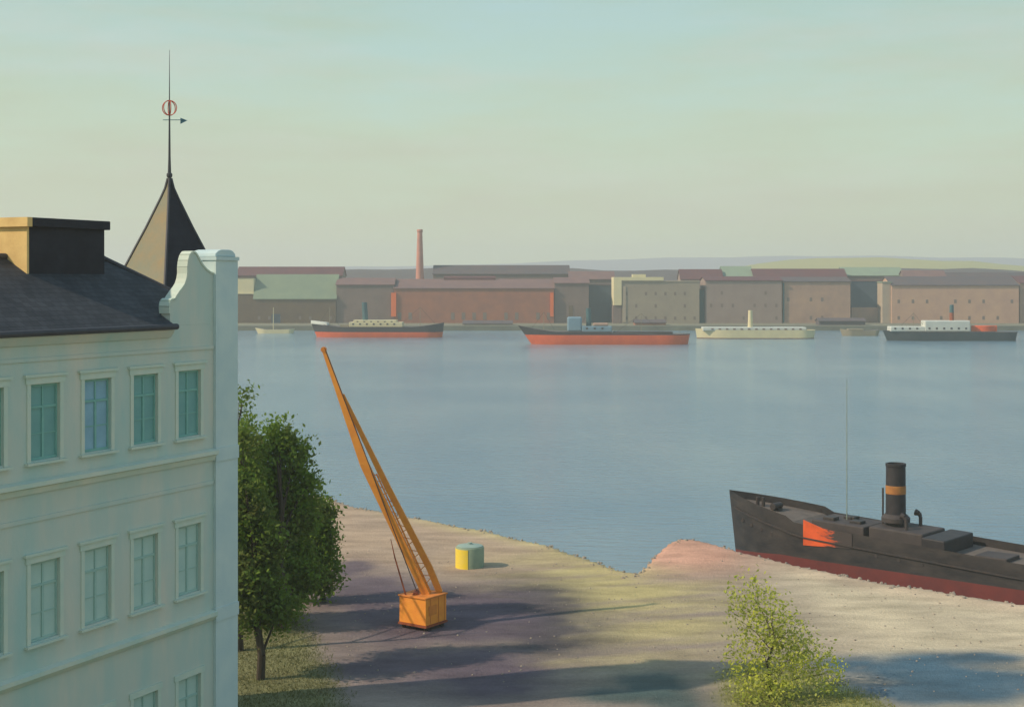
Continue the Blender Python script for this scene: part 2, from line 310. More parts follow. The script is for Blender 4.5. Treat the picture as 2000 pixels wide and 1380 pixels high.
na = n('ShaderNodeTexNoise'); na.inputs['Scale'].default_value = 1.2; na.inputs['Detail'].default_value = 6; na.inputs['Roughness'].default_value = .6; l(m1.outputs[0], na.inputs['Vector'])
rb = n('ShaderNodeMapRange'); rb.inputs[1].default_value = .3; rb.inputs[2].default_value = .7; rb.inputs[3].default_value = .5; rb.inputs[4].default_value = 1; l(mv.outputs[2], rb.inputs[0])
bp = n('ShaderNodeBump'); bp.inputs['Distance'].default_value = .34; l(na.outputs['Fac'], bp.inputs['Height']); l(rb.outputs[0], bp.inputs['Strength']); l(bp.outputs[0], p.inputs['Normal'])
wo = MB().add([(-3000,-60,0),(3000,-60,0),(3000,606,0),(-3000,606,0)], [(0,1,2,3)]).build('water', wm); tag(wo, 'calm grey-blue harbour water between the two shores', kind='structure')

# ------------------------------------------------------------------ far shore, fields and hills
M['far_ground'] = mat('far_ground', (.22,.21,.14), (.17,.155,.115), .02, .95)
M['far_wall'] = mat('far_quay_wall', (.20,.19,.14), (.14,.13,.10), .15, .9)
fs = MB().add([(-4000,603,2),(4000,603,2),(4000,7500,2),(-4000,7500,2)], [(0,1,2,3)]).build('far_shore', M['far_ground']); tag(fs, 'flat land of the opposite shore', kind='structure')
fq = MB().box(-3000,3000,602,603.0,-1.5,2.05).build('far_quay_wall', M['far_wall']); tag(fq, 'low greenish quay wall along the opposite shore', kind='structure')
def ridge(name, prof, d, dep, m, label):
    xs = np.interp(np.arange(0, 121), [0, 120], [-2600, 4600]); pts = []
    for k, (fy, fz) in enumerate(((-.5,0),(-.3,.45),(-.12,.85),(0,1),(.15,.9),(.5,0))):
        for x in xs:
            y = np.interp(x, [a[0] for a in prof], [a[1] for a in prof])
            zt = CAMZ-(y-545)/FP*d - 1.5
            nzv = 1+.05*math.sin(x*.017+k)+.035*math.sin(x*.041+2*k)
            pts.append(((x-1000)/FP*d, d+fy*dep, 1.5+max(zt, 1)*fz*(nzv if fz < 1 else 1+.02*math.sin(x*.03))))
    nn = len(xs); f = [(k*nn+i, k*nn+i+1, (k+1)*nn+i+1, (k+1)*nn+i) for k in range(5) for i in range(nn-1)]
    o = MB().add(pts, f).build(name, m, smooth=True); tag(o, label, kind='structure'); return o
M['hill_far'] = mat('wooded_hill', (.20,.19,.29), (.16,.16,.26), .003, 1)
M['hill_field'] = mat('stubble_field', (.34,.29,.055), (.24,.24,.06), .004, 1, stretch=(1,2.5,1))
M['hill_dark'] = mat('dark_wood', (.10,.075,.075), (.075,.055,.065), .01, 1)
ridge('hills', [(-2600,532),(300,524),(640,521),(900,518),(1200,506),(1400,502),(1650,499),(1900,503),(2100,506),(4600,520)], 3600, 700, M['hill_far'], 'long violet wooded ridge on the horizon')
ridge('field_hill', [(-2600,600),(1200,560),(1500,512),(1600,503),(1700,503),(1800,507),(1900,510),(1960,517),(2100,524),(4600,560)], 2300, 420, M['hill_field'], 'yellow stubble fields on a low hill')
ridge('wooded_bank', [(-2600,530),(600,529),(860,523),(1100,524),(1200,528),(1500,527),(1700,524),(1900,524),(2000,530),(4600,540)], 1100, 260, M['hill_dark'], 'dark band of roofs and woods behind the far warehouses')

# ------------------------------------------------------------------ far buildings
FM = {}
def fm(key, c, c2=None, **k):
    f_ = lambda q: tuple(min(.8, x*1.4) for x in q) if q else None; FM[key] = mat('far_'+key, f_(c), f_(c2), k.pop('scale', .16), .9, **k); return FM[key]
fm('brown', (.115,.078,.045), (.085,.055,.04)); fm('mauve', (.165,.115,.10), (.125,.09,.08)); fm('brick', (.27,.105,.06), (.20,.085,.06))
fm('brick_roof', (.15,.085,.075), (.115,.07,.07)); fm('greenroof', (.155,.19,.125), (.125,.16,.115)); fm('darkred', (.10,.038,.04), (.075,.035,.04))
fm('darkroof', (.065,.058,.065), (.085,.06,.06)); fm('cream', (.52,.45,.26), (.45,.40,.26)); fm('slateblue', (.042,.066,.09), (.035,.05,.07))
fm('beige', (.25,.205,.15), (.21,.17,.135)); fm('dusty', (.23,.17,.145), (.20,.145,.125)); fm('pinkish', (.33,.21,.145), (.25,.16,.125)); fm('peach', (.40,.25,.165), (.33,.20,.15))
fm('mint', (.175,.225,.155), (.155,.19,.145)); fm('orange', (.62,.12,.03), (.5,.1,.03)); fm('teal', (.055,.11,.11), (.04,.085,.09)); fm('glass', (.13,.10,.085), (.16,.12,.10), scale=1)
fm('chimney', (.42,.18,.13), (.33,.15,.12), scale=.4); fm('stone', (.31,.25,.18), (.25,.20,.16))
wmesh = {}
def win_mesh(wd, ht):
    k = (round(wd, 2), round(ht, 2))
    if k not in wmesh: wmesh[k] = MB().box(-wd/2, wd/2, -.06, .25, 0, ht).mesh('window', FM['glass'])
    return wmesh[k]
def warehouse(x0, x1, ye, yr, d, dep, wall, roof, label, name='warehouse', cat='warehouse', ybase=None, rows=0, step=3.4, wsize=(1.1, 1.6), flat=False, z0=2.0, parapet=0):
    a = px(x0, ye, d); b = px(x1, ye, d); ze = a.z; zr = CAMZ-(yr-545)/FP*(d+dep/2)
    W = b.x-a.x; root = empty(name, (a.x, d, z0), 0, label, cat); H = ze-z0
    wl = MB().box(0, W, 0, dep, 0, H)
    if not flat and zr > ze+.2: wl.extrude([(0,H),(dep,H),(dep/2,zr-z0)], .02, W-.02, 'x')
    wl.build('wall', FM[wall], root)
    if flat:
        rf = MB().box(-.25, W+.25, -.25, dep+.25, H+.003, H+.5).build('roof', FM[roof], root)
    else:
        o = .5; sl = (zr-ze)/(dep/2)
        MB().extrude([(-o, H-o*sl),(dep/2, zr-z0),(dep+o, H-o*sl),(dep+o, H-o*sl+.3),(dep/2, zr-z0+.35),(-o, H-o*sl+.3)], -.4, W+.4, 'x').build('roof', FM[roof], root)
    for r in range(rows):
        k = max(1, int(W/step)); me_ = win_mesh(*wsize)
        for i in range(k):
            if random.random() < .3: continue
            linked('window', me_, root, (W*(i+.5)/k, 0, 1.6+r*(H-2.2)/rows+random.uniform(-.02,.02)))
    return root, W, H
# back row of roofs
warehouse(462,668,538,522,690,16,'mauve','darkred','long dark red roof rising behind the green-roofed warehouse','house','building')
warehouse(846,1112,535,519,700,18,'mauve','darkroof','long dark grey roof behind the red brick hall','warehouse')
warehouse(1112,1200,545,531,695,14,'mauve','brick_roof','small brownish roof between the brick hall and the cream cornice','house','building')
warehouse(1330,1412,545,527,700,14,'dusty','darkred','dark red roof rising behind the grey-beige block','house','building')
warehouse(1412,1470,540,521,705,14,'greenroof','mint','small green roof just past the dark red roof','house','building')
warehouse(1474,1655,545,526,700,16,'mauve','darkred','long dark red roof behind the dusty pink block','warehouse')
warehouse(1648,1765,538,523,710,16,'mauve','mint','pale mint green roof under the yellow fields','warehouse')
warehouse(1768,1850,545,529,700,14,'mauve','brick_roof','brown-mauve roof behind the peach warehouse beside the mint roof','house','building')
warehouse(1852,2090,549,533,705,16,'mauve','darkroof','dark grey roof behind the peach warehouse at the end of the row','warehouse')
# chimney stack
c = px(820,545,705); root = empty('factory_chimney', (c.x, 705, 2), 0, 'tall tapering pinkish brick chimney above the brick hall', 'chimney')
zt = CAMZ+97/FP*705-2
MB().lathe([(2.3,0),(2.05,zt*.45),(1.25,zt-1.4)], 20).build('shaft', FM['chimney'], root, True)
MB().lathe([(1.27,zt-1.4),(1.5,zt-1.1),(1.5,zt-.35),(1.3,zt),(.9,zt)], 20).build('rim', FM['chimney'], root, True)
# front row
r_, W, H = warehouse(496,656,582,537,640,18,'brown','greenroof','brown warehouse with a large grey-green roof', rows=1, step=4.5)
MB().box(8,12,-.08,.1,0,4.2).build('door', FM['slateblue'], r_)
r_, W, H = warehouse(462,496,574,572,642,10,'brown','cream','narrow brown house with a cream top storey beside the green roof','house','house',flat=True)
H2 = (CAMZ-(541-545)/FP*642)-2
MB().box(.2,W-.2,.2,9.5,H+.5,H2-.4).build('top_storey', FM['cream'], r_); MB().box(0,W,0,9.8,H2-.4,H2).build('cornice', FM['darkred'], r_)
r_, W, H = warehouse(657,769,556,544,641,16,'mauve','brick_roof','plain mauve-brown warehouse between the green roof and the brick hall', rows=2, step=4.6)
r_, W, H = warehouse(770,1082,563,546,640,24,'brick','brick_roof','long red brick hall with orange corner piers below the chimney', name='brick_hall', cat='hall', rows=1, step=4.6, wsize=(1.6,3.2))
for u in ((-1.4,.9),(W-1.7,W-.2)): MB().box(u[0],u[1],-.7,-.02,3.0,H-2).build('corner_pier', FM['orange'], r_)
lz = CAMZ-(546-545)/FP*652-2
MB().extrude([(10.5,lz-.3),(13.5,lz-.3),(13.5,lz+.9),(12,lz+1.7),(10.5,lz+.9)], 22, 46, 'x').build('roof_lantern', FM['darkred'], r_)
r_, W, H = warehouse(1083,1150,553,543,641,16,'mauve','brick_roof','mauve wing built onto the end of the brick hall', name='wing', cat='building', rows=1, step=4)
MB().box(6.5,8.4,-.2,.05,1.4,8).build('door', FM['brown'], r_)
warehouse(1151,1214,557,552,652,14,'slateblue','darkroof','dark slate-blue shed standing back before the grey-beige block','shed','shed',flat=True)
r_, W, H = warehouse(1214,1366,550,549,638,20,'beige','stone','grey-beige block with a cream cornice and cream bay added for its sunlit end wall','block','building',flat=True, rows=3, step=4.2, wsize=(1.0,1.5))
MB().box(-3.6,-.01,-.5,14,8.2,H+2.1).build('added_sunlit_bay', FM['cream'], r_)  # bay added for the sunlit end wall, sunlight put into its cream
MB().box(.0,19,-.6,.9,H+.55,H+2.1).build('cornice', FM['cream'], r_); MB().box(5,11,.2,5,H+2.12,H+3.4).build('roof_hutch', FM['cream'], r_)
MB().box(-3.9,.25,.0,13.5,0,8.19).build('lower_bay', FM['mauve'], r_)
MB().box(.5,1.9,-.3,-.01,.5,H-2).build('pilaster', FM['stone'], r_)
warehouse(1366.6,1377.4,566,565,643,10,'teal','darkroof','narrow dark teal gap between two blocks','dark_gap','building',flat=True)  # gap between the blocks, its darkness put into a dark teal block
r_, W, H = warehouse(1378,1527,548,541,639,18,'dusty','darkred','dusty pink-grey block with a dark red roof edge','block','building', rows=3, step=4.4, wsize=(1.0,1.5))
r_, W, H = warehouse(1528.5,1661,550,542,640,18,'pinkish','darkroof','warm pink warehouse with a dark green drainpipe','block','building', rows=2, step=5, wsize=(1.1,1.7))
MB().tube((.4,-.35,.3),(.4,-.35,H-.6),.32,n=8).build('drainpipe', FM['teal'], r_)
r_, W, H = warehouse(1662,1722,549,547,650,14,'slateblue','brick_roof','recessed dark blue-grey building on a pink ground floor','recessed_house','building',flat=True)
MB().box(0,W,-1.5,-.01,0,(CAMZ-(600-545)/FP*650)-2).build('ground_floor', FM['pinkish'], r_)
warehouse(1723.5,1740.5,552,550,641,12,'stone','mint','narrow pale stone house beside the recessed dark building','house','house',flat=True)
r_, W, H = warehouse(1741.5,1990,557,541,640,22,'peach','darkroof','long peach coloured warehouse at the end of the row', rows=2, step=6, wsize=(1.1,1.6))
r_, W, H = warehouse(1992,2200,553,540,642,20,'pinkish','darkred','rose coloured warehouse cut by the frame edge', rows=2, step=6)
warehouse(60,236,566,548,650,18,'dusty','darkroof','dusty low warehouse hidden behind the town house')
r_, W, H = warehouse(240,460,560,545,646,20,'brown','darkred','brown shed hidden mostly by the corner pier', rows=1, step=6)
# quay clutter, kept low: sheds along the far apron
for (x0,x1,yt,key,lab) in ((905,1000,627,'stone','low pale goods shed before the brick hall'),(1240,1300,625,'brick','low brick goods shed before the beige block'),(1600,1690,622,'darkroof','low dark goods shed below the warm pink warehouse')):
    warehouse(x0,x1,yt+5,yt,612,7,key,'darkroof',lab,'goods_shed','shed')

# ------------------------------------------------------------------ ships
def lerp(a, b, t): return a+(b-a)*t
def make_hull(root, Ln, B, deck, zb, mh, mb, rake=1.2, stern=.14, bowlen=.3, md=None, label=None, bul=.0, fine=.62, zbfn=None):
    """lofted hull, bow at x=0; boot-topping up to zb, topsides up to deck(t)"""
    ns = 44; rows = [(-1.0, .80), (0.0, .93), (None, .97), ('m', .995), ('d', 1.0)]
    def hb(t, k):
        bl = bowlen*lerp(1.5, 1, k); e = max(0, min(1, t/bl)); a = 1-(1-e)**2.1 if e < 1 else 1
        q = max(0, (t-(1-stern))/stern); s_ = math.sqrt(max(0, 1-q*q)) if q > 0 else 1
        return max(.02, B/2*a*(s_ if k > .9 else s_*lerp(.6, 1, k))*lerp(.9, 1, k))
    grid = []
    for zi, k in rows:
        rw = []
        for i in range(ns+1):
            t = i/ns; t = t + (math.sin(2*math.pi*t)*-.06)
            zd = deck(t); zbb = min(zbfn(t) if zbfn else zb, zd-.1); z = {-1.0: -1.0, 0.0: 0.0, None: zbb, 'm': (zbb+zd)/2, 'd': zd}[zi]
            x = t*Ln - rake*(max(z, -1)/max(zd, 1)-1)*(1-t)**3*-1*-1
            x = t*Ln + rake*(1-z/deck(0))*(1-t)**6 - .7*(1-z/deck(1))*t**10
            rw.append((x, hb(t, k), z))
        grid.append(rw)
    def strip(rs):
        m = MB()
        for sgn in (1, -1):
            vs = [(x, sgn*y, z) for rw in rs for x, y, z in rw]; nn = ns+1
            m.add(vs, [(r*nn+i, r*nn+i+1, (r+1)*nn+i+1, (r+1)*nn+i) for r in range(len(rs)-1) for i in range(ns)])
        for rw_a, rw_b in zip(rs[:-1], rs[1:]):
            for i in (0, ns):
                m.add([(rw_a[i][0], rw_a[i][1], rw_a[i][2]), (rw_a[i][0], -rw_a[i][1], rw_a[i][2]), (rw_b[i][0], -rw_b[i][1], rw_b[i][2]), (rw_b[i][0], rw_b[i][1], rw_b[i][2])], [(0,1,2,3)])
        return m
    strip(grid[:3]).build('boot_topping', mb, root, True, label=label)
    strip(grid[2:]).build('hull', mh, root, True)
    d = MB(); nn = ns+1; vs = [(x, y*.97, z-bul) for x, y, z in grid[-1]] + [(x, -y*.97, z-bul) for x, y, z in grid[-1]]
    d.add(vs, [(i, i+1, nn+i+1, nn+i) for i in range(ns)]); d.build('deck', md or M['deck'], root)
    return hb
SM = {}
def sm(k, c, c2=None, **kw): SM[k] = mat('ship_'+k, c, c2, kw.pop('scale', .3), .6, **kw)
sm('orange', (.74,.13,.035), (.62,.10,.035)); sm('black', (.03,.028,.032), (.05,.04,.042)); sm('white', (.62,.62,.54), (.52,.53,.48)); sm('cream', (.66,.57,.33), (.58,.50,.31))
sm('blue', (.20,.30,.36), (.16,.25,.31)); sm('teal', (.06,.13,.14)); sm('tan', (.30,.25,.16), (.24,.20,.14)); sm('darkgreen', (.02,.035,.04), (.035,.045,.05))
U = lambda pxl, d: pxl/FP*d
def mast(root, x, y, z0, z1, r, m, yards=()):
    o = MB().tube((x,y,z0),(x,y,z1),r,r*.55,8).build('mast', m, root)
    for zz, w_ in yards: MB().bar((x-w_,y,zz),(x+w_,y,zz),.12,.12).build('yard', m, o)
    return o
# b: freighter with orange boot-topping, bow lying west
d = 536; a = px(606,657,d); Ln = U(262,d)
root = empty('cargo_ship', (a.x, d, 0), R(-1.5), 'dark cargo ship with cream deckhouse and raised dark stern', 'ship', 'ships moored along the far shore')
dk = lambda t: 3.9+2.2*max(0,1-t/.25)**1.6+1.7*max(0,(t-.72)/.28)**1.8
make_hull(root, Ln, 9, dk, 2.0, SM['black'], SM['orange'], rake=2.5)
MB().add([(.4,-.9,5.1),(.3,-.5,6.35),(6.6,-2.9,5.5),(6.9,-3.1,4.5),(.4,.9,5.1),(.3,.5,6.35),(6.6,2.9,5.5),(6.9,3.1,4.5)], [(0,1,2,3),(4,7,6,5),(0,4,5,1),(3,2,6,7),(1,5,6,2),(0,3,7,4)]).build('bow_bulwark', SM['white'], root)
MB().box(U(78,d),U(182,d),-3,3,3.9,5.7).build('deckhouse', SM['cream'], root, bevel=.15)
MB().box(U(86,d),U(170,d),-2.6,2.6,5.71,6.5).build('upper_house', SM['cream'], root, bevel=.15)
MB().box(U(60,d),U(76,d),-2,2,3.9,4.7).build('hatch', SM['tan'], root)
MB().tube((U(108,d),0,6.5),(U(106,d),0,13.2),1.1,1.0,14).build('funnel', SM['teal'], root, True)
mast(root, U(38,d), 0, 4, 11.5, .12, SM['tan']); mast(root, U(215,d), 0, 4, 11.5, .12, SM['tan'])
# c: second freighter, blue deckhouse
d = 478; a = px(1012,672,d); Ln = U(335,d)
root = empty('cargo_ship', (a.x, d, 0), R(-1.0), 'dark cargo ship with blue-grey wheelhouse and bright orange-red bottom', 'ship', 'ships moored along the far shore')
dk = lambda t: 4.3+2.0*max(0,1-t/.22)**1.4-1.3*max(0,(t-.4)/.6)+.6*max(0,(t-.85)/.15)
make_hull(root, Ln, 10, dk, 3.2, SM['black'], SM['orange'], rake=4.5)
MB().box(U(96,d),U(124,d),-2.6,2.6,4.3,9.2).build('wheelhouse', SM['blue'], root, bevel=.5)
MB().box(U(124.5,d),U(182,d),-3,3,4.2,6.1).build('deckhouse', SM['blue'], root, bevel=.2)
MB().box(U(186,d),U(300,d),-2.6,2.6,3.4,4.3).build('hatch_covers', M['deckhouse'], root, bevel=.15)
MB().tube((U(138,d),0,6.1),(U(137,d),0,12.2),.9,.8,14).build('funnel', SM['teal'], root, True)
MB().box(U(146,d),U(176,d),-1.5,1.5,6.11,7.2).build('lifeboat', FM['pinkish'], root, bevel=.4)
mast(root, U(50,d), 0, 4.5, 11, .12, SM['tan']); mast(root, U(240,d), 0, 4, 10.5, .12, SM['tan'])
# d: cream ferry
d = 524; a = px(1358,660,d); Ln = U(234,d)
root = empty('ferry_boat', (a.x, d, 0), R(-1.5), 'long cream ferry with a stubby cream funnel', 'ferry')
make_hull(root, Ln, 8, lambda t: 3.2+.5*max(0,1-t/.2), .25, SM['cream'], M['boot'], rake=.6, bul=.3)
MB().box(2.5,Ln-4,-3.2,3.2,2.9,4.2).build('saloon', SM['white'], root, bevel=.2)
MB().tube((U(107,d),0,4.2),(U(107,d),0,10.4),.95,.75,14).build('funnel', SM['cream'], root, True)
wmf = MB().box(-.45,.45,-.05,.05,0,.5).mesh('porthole', FM['mauve'])
for i in range(13): linked('porthole', wmf, root, (6+i*2.7, -3.26, 3.3))
# e: tan barge
d = 548; a = px(1640,655,d)
root = empty('barge', (a.x, d, 0), 0, 'small tan barge moored astern of the cream ferry', 'barge')
make_hull(root, U(78,d), 5, lambda t: 1.9+.8*max(0,1-t/.3)+.5*max(0,(t-.7)/.3), .6, SM['tan'], SM['tan'], rake=1)
MB().box(3,9,-1.5,1.5,1.8,2.7).build('cabin', SM['tan'], root, bevel=.2)
# f: black steamer
d = 505; a = px(1724,666,d); Ln = U(262,d)
root = empty('passenger_steamer', (a.x, d, 0), R(-1), 'black-hulled passenger steamer with white deckhouses and thin red funnel', 'ship')
make_hull(root, Ln, 8, lambda t: 3.2+.5*max(0,1-t/.2), .3, SM['darkgreen'], SM['darkgreen'], rake=1.5)
MB().box(U(12,d),U(82,d),-2.7,2.7,3.3,5.1).build('forward_house', SM['white'], root, bevel=.25)
MB().box(U(78,d),U(166,d),-2.8,2.8,3.25,7.2).build('deckhouse', SM['white'], root, bevel=.35)
MB().tube((U(134,d),0,7.2),(U(134,d),0,10),.75,.75,12).build('funnel', M['rust'], root, True); MB().tube((U(134,d),0,10.01),(U(134,d),0,12.8),.76,.7,12).build('funnel_top', SM['teal'], root, True)
MB().add(*(lambda: ([(lerp(U(172,d),U(222,d),i/10), s*1.6*math.sin(math.pi*min(max(i/10,.08),.92)), z) for z in (3.3,5.4) for s in (-1,1) for i in range(11)], [(i,i+1,22+i+1,22+i) for i in range(10)]+[(11+i,22+11+i,22+12+i,12+i) for i in range(10)]+[(22+i,22+i+1,33+i+1,33+i) for i in range(10)]+[(0,22,33,11),(10,21,43,32)]))()).build('lifeboat', SM['orange'], root, bevel=.2)
mast(root, U(60,d), 0, 5, 10, .1, SM['tan'])
# a: small cream boat
d = 572; a = px(498,650,d)
root = empty('sailing_boat', (a.x, d, 0), 0, 'small low cream sailing boat with bare mast', 'boat')
make_hull(root, U(78,d), 4, lambda t: 1.6+.7*max(0,1-t/.3)+.3*max(0,(t-.7)/.3), .2, SM['cream'], SM['cream'], rake=1.2)
mast(root, U(36,d), 0, 1.5, 10.5, .2, SM['cream'])

# near steam tug at the quay
TB = Vector((17.0,110.0,0)); TS = Vector((38.0,91.0,0)); TL = (TS-TB).length; ta = math.atan2(TS.y-TB.y, TS.x-TB.x)
root = empty('steam_tug', TB, ta, 'black steam tug with tall black funnel moored at the sandy quay', 'tugboat')
def dk(t):
    if t < .245: return lerp(5.55, 4.62, t/.245)
    if t < .265: return lerp(4.62, 4.25, (t-.245)/.02)
    return lerp(4.25, 3.75, (t-.265)/.4) if t < .665 else 3.75-.25*min(1,(t-.665)/.2)+.5*max(0,(t-.85)/.15)**2
hb = make_hull(root, TL, 6.2, dk, 1.65, M['black_hull'], M['boot'], rake=.7, bowlen=.34, bul=.55, zbfn=lambda t: 1.0+.7*min(1, t/.22)+.15*t)
MB().extrude([(TL*.29,3.3),(TL*.44,3.1),(TL*.44,4.30),(TL*.29,4.42)], -1.7, 1.7).build('hatch', M['deckhouse'], root, bevel=.1)
MB().extrude([(TL*.455,3.2),(TL*.60,3.0),(TL*.60,4.36),(TL*.455,4.46)], -1.8, 1.8).build('boiler_casing', M['deckhouse'], root, bevel=.12)
MB().extrude([(TL*.605,2.9),(TL*.665,2.9),(TL*.665,4.18),(TL*.605,4.24)], -2.3, 2.3).build('galley_house', M['funnel'], root, bevel=.08)
for i, (t_, y_) in enumerate(((.33,-.8),(.36,.7),(.40,-.5))): MB().box(TL*t_-.45,TL*t_+.45,y_-.4,y_+.4,4.2,4.62-.05*i).build('deck_locker', M['black_hull'], root, bevel=.05)
for t_, y_ in ((.545,-1.1),(.545,1.1),(.48,1.2)):
    vq = MB(); vp = [Vector((TL*t_, y_, 4.3)), Vector((TL*t_, y_, 5.05)), Vector((TL*t_-.12, y_, 5.28)), Vector((TL*t_-.38, y_, 5.34))]
    for a, b_, r0, r1 in zip(vp[:-1], vp[1:], (.13,.13,.17), (.13,.17,.24)): vq.tube(a, b_, r0, r1, 10)
    vq.build('ventilator', M['deckhouse'], root, True)
MB().box(TL*.72,TL*.80,-1.1,1.1,2.6,3.3).build('after_hatch', M['deckhouse'], root, bevel=.08)
MB().tube((TL*.86,-.5,3.2),(TL*.86,.5,3.2),.28,n=14).box(TL*.86-.4,TL*.86+.4,-.62,-.52,2.7,3.45).box(TL*.86-.4,TL*.86+.4,.52,.62,2.7,3.45).build('towing_winch', M['steel'], root)
MB().tube((TL*.15,-.55,4.75),(TL*.15,.55,4.75),.25,n=14).box(TL*.15-.35,TL*.15+.35,-.3,.3,4.3,4.6).build('windlass', M['steel'], root)
for i in range(7):
    t_ = (.07,.11,.15,.19,.5,.56,.62)[i]; y_ = -(hb(t_, .99)+.035); c_ = Vector((t_*TL, y_, dk(t_)-(1.75 if i < 4 else 1.25)))
    MB().tube(c_, c_+Vector((0, .12, 0)), .13, n=12).build('porthole', M['steel'], root)
# red-lead painted plates at the fore end of the waist (near side is -y)
m_ = MB(); k = 10; lo = []; hi = []
for i in range(k+1):
    t_ = lerp(.296, .435, i/k); y_ = -(hb(t_, 1)+.05)
    zt_ = dk(t_)+lerp(.34, -.02, min(1, i/4)); zb_ = lerp(2.72, 2.95, i/k)
    lo.append((t_*TL, y_, zb_)); hi.append((t_*TL, y_, zt_))
ins = lambda v: [(x, y+.1, z) for x, y, z in v]
vs = lo+hi+ins(lo)+ins(hi); nn = k+1
m_.add(vs, [(i,i+1,nn+i+1,nn+i) for i in range(k)]+[(nn+i,nn+i+1,3*nn+i+1,3*nn+i) for i in range(k)]+[(i,2*nn+i,2*nn+i+1,i+1) for i in range(k)]+[(0,nn,3*nn,2*nn),(k,2*nn+k,3*nn+k,nn+k)])
m_.build('bulwark_plate', M['red_worn'], root, label='bright red painted bulwark plate, worn black towards the funnel')
fxx = TL*.497
fo = MB().lathe([(.72,3.3),(.68,8.62),(.72,8.66),(.72,8.85),(.60,8.85),(.58,7.5)], 28, fxx, 0).build('funnel', M['funnel'], root, True)
MB().lathe([(.71,6.70),(.71,7.26),(.69,7.28),(.69,6.68)], 28, fxx, 0).build('band', M['band'], fo, True)
MB().lathe([(1.0,4.7),(1.0,5.0),(.75,5.25)], 24, fxx, 0).build('funnel_base', M['deckhouse'], root, True)
MB().tube((fxx-1.0,.0,4.4),(fxx-1.0,0,7.0),.07,n=8).build('steam_pipe', M['steel'], root)
mast(root, TL*.36, 0, 3.4, 14.6, .04, M['mast_wood'])
for s in (-1, 1):
    q = MB()
    for i in range(24):
        t0, t1 = .03+.92*i/24, .03+.92*(i+1)/24
        q.bar((t0*TL, s*(hb(t0,1)+.04), dk(t0)-.95-.15*(t0<.26)), (t1*TL, s*(hb(t1,1)+.04), dk(t1)-.95-.15*(t1<.26)), .1, .16)
    q.build('rubbing_strake', M['steel'], root)
for x_, y_ in ((TL*.1,.0),(TL*.88,0)):
    MB().tube((x_-.25,y_,dk(.1 if x_<9 else .88)-.6),(x_-.25,y_,dk(.1 if x_<9 else .88)+.1),.14,n=10).tube((x_+.25,y_,dk(.1 if x_<9 else .88)-.6),(x_+.25,y_,dk(.1 if x_<9 else .88)+.1),.14,n=10).build('bitts', M['steel'], root)

# ------------------------------------------------------------------ the near town house
# local axes: x runs along the facade away from the viewer (0 at the far corner), y into the house, z up
HC = (-10.77, 55.0, 0.0); HA = math.atan2(.902, .431)
house = empty('town_house', HC, HA, 'pale grey-green plastered town house with scrolled gable and dark slate roof', 'house')
WX = [-2.9-2.45*i for i in range(10)]; WW = 1.30; UL = -26.5
WROWS = [(16.15,18.6), (10.3,12.85), (4.6,7.2)]
us = sorted({UL, 0.0, *[x-WW/2 for x in WX], *[x+WW/2 for x in WX]}); zs = sorted({1.5, 20.3, *[z for r in WROWS for z in r]})
wb = MB()
for i in range(len(us)-1):
    for j in range(len(zs)-1):
        u0, u1, z0, z1 = us[i], us[i+1], zs[j], zs[j+1]
        hole = any(abs((u0+u1)/2-x) < .1 for x in WX) and any(abs(z0-r[0]) < .01 for r in WROWS)
        if not hole: wb.add([(u0,0,z0),(u1,0,z0),(u1,0,z1),(u0,0,z1)], [(0,1,2,3)])
        else:
            q = .30
            wb.add([(u0,0,z0),(u1,0,z0),(u1,0,z1),(u0,0,z1),(u0,q,z0),(u1,q,z0),(u1,q,z1),(u0,q,z1)], [(0,4,5,1),(1,5,6,2),(2,6,7,3),(3,7,4,0)])
bm_w = wb
me_w = bm_w.mesh('wall', M['plaster'], fix=False); o = bpy.data.objects.new('wall', me_w); col.objects.link(o); o.parent = house
MB().add([(0,0,1.5),(0,8,1.5),(0,8,20.3),(0,0,20.3)],[(0,1,2,3)]).build('end_wall', M['plaster'], house)
MB().add([(0,8,1.5),(UL,8,1.5),(UL,8,20.3),(0,8,20.3)],[(0,1,2,3)]).build('rear_wall', M['plaster'], house)
MB().add([(UL,0,1.5),(UL,8,1.5),(UL,8,20.3),(UL,0,20.3)],[(0,1,2,3)]).build('near_wall', M['plaster'], house)
# windows: shared meshes for the frame, casing, sill, panes
def frame_mesh(h, key='sash'):
    m = MB(); q0, q1 = .10, .19; a = WW/2-.002; tz = h*.70
    m.box(-a,-a+.07,q0,q1,.002,h-.002).box(a-.07,a,q0,q1,.002,h-.002).box(-a+.07,a-.07,q0,q1,.002,.08).box(-a+.07,a-.07,q0,q1,h-.08,h-.002)
    m.box(-.045,.045,q0-.01,q1,.08,tz-.04).box(-a+.07,a-.07,q0-.012,q1,tz-.04,tz+.04).box(-.03,.03,q0,q1,tz+.04,h-.08)
    for s in (-1,1): m.box(min(s*.045,s*(a-.07)),max(s*.045,s*(a-.07)),q0+.01,q1,tz*.5-.018,tz*.5+.018)
    return m.mesh('window', M[key])
def casing_mesh(h, simple):
    m = MB(); a = WW/2
    m.box(-a-.16,-a-.003,-.035,.02,-.05,h+.02).box(a+.003,a+.16,-.035,.02,-.05,h+.02).box(-a-.22,a+.22,-.055,.02,h+.02,h+.24)
    if not simple: m.extrude([(-a-.3,h+.243),(a+.3,h+.243),(a+.3,h+.33),(-a-.3,h+.33)], -.11, .02)
    return m.mesh('casing', M['trim'])
sill_me = MB().box(-WW/2-.26, WW/2+.26, -.16, .10, -.13, -.052).mesh('sill', M['trim'])
def pane_mesh(x0, x1, z0, z1, m_): return MB().box(x0, x1, .135, .15, z0, z1).mesh('pane', m_)
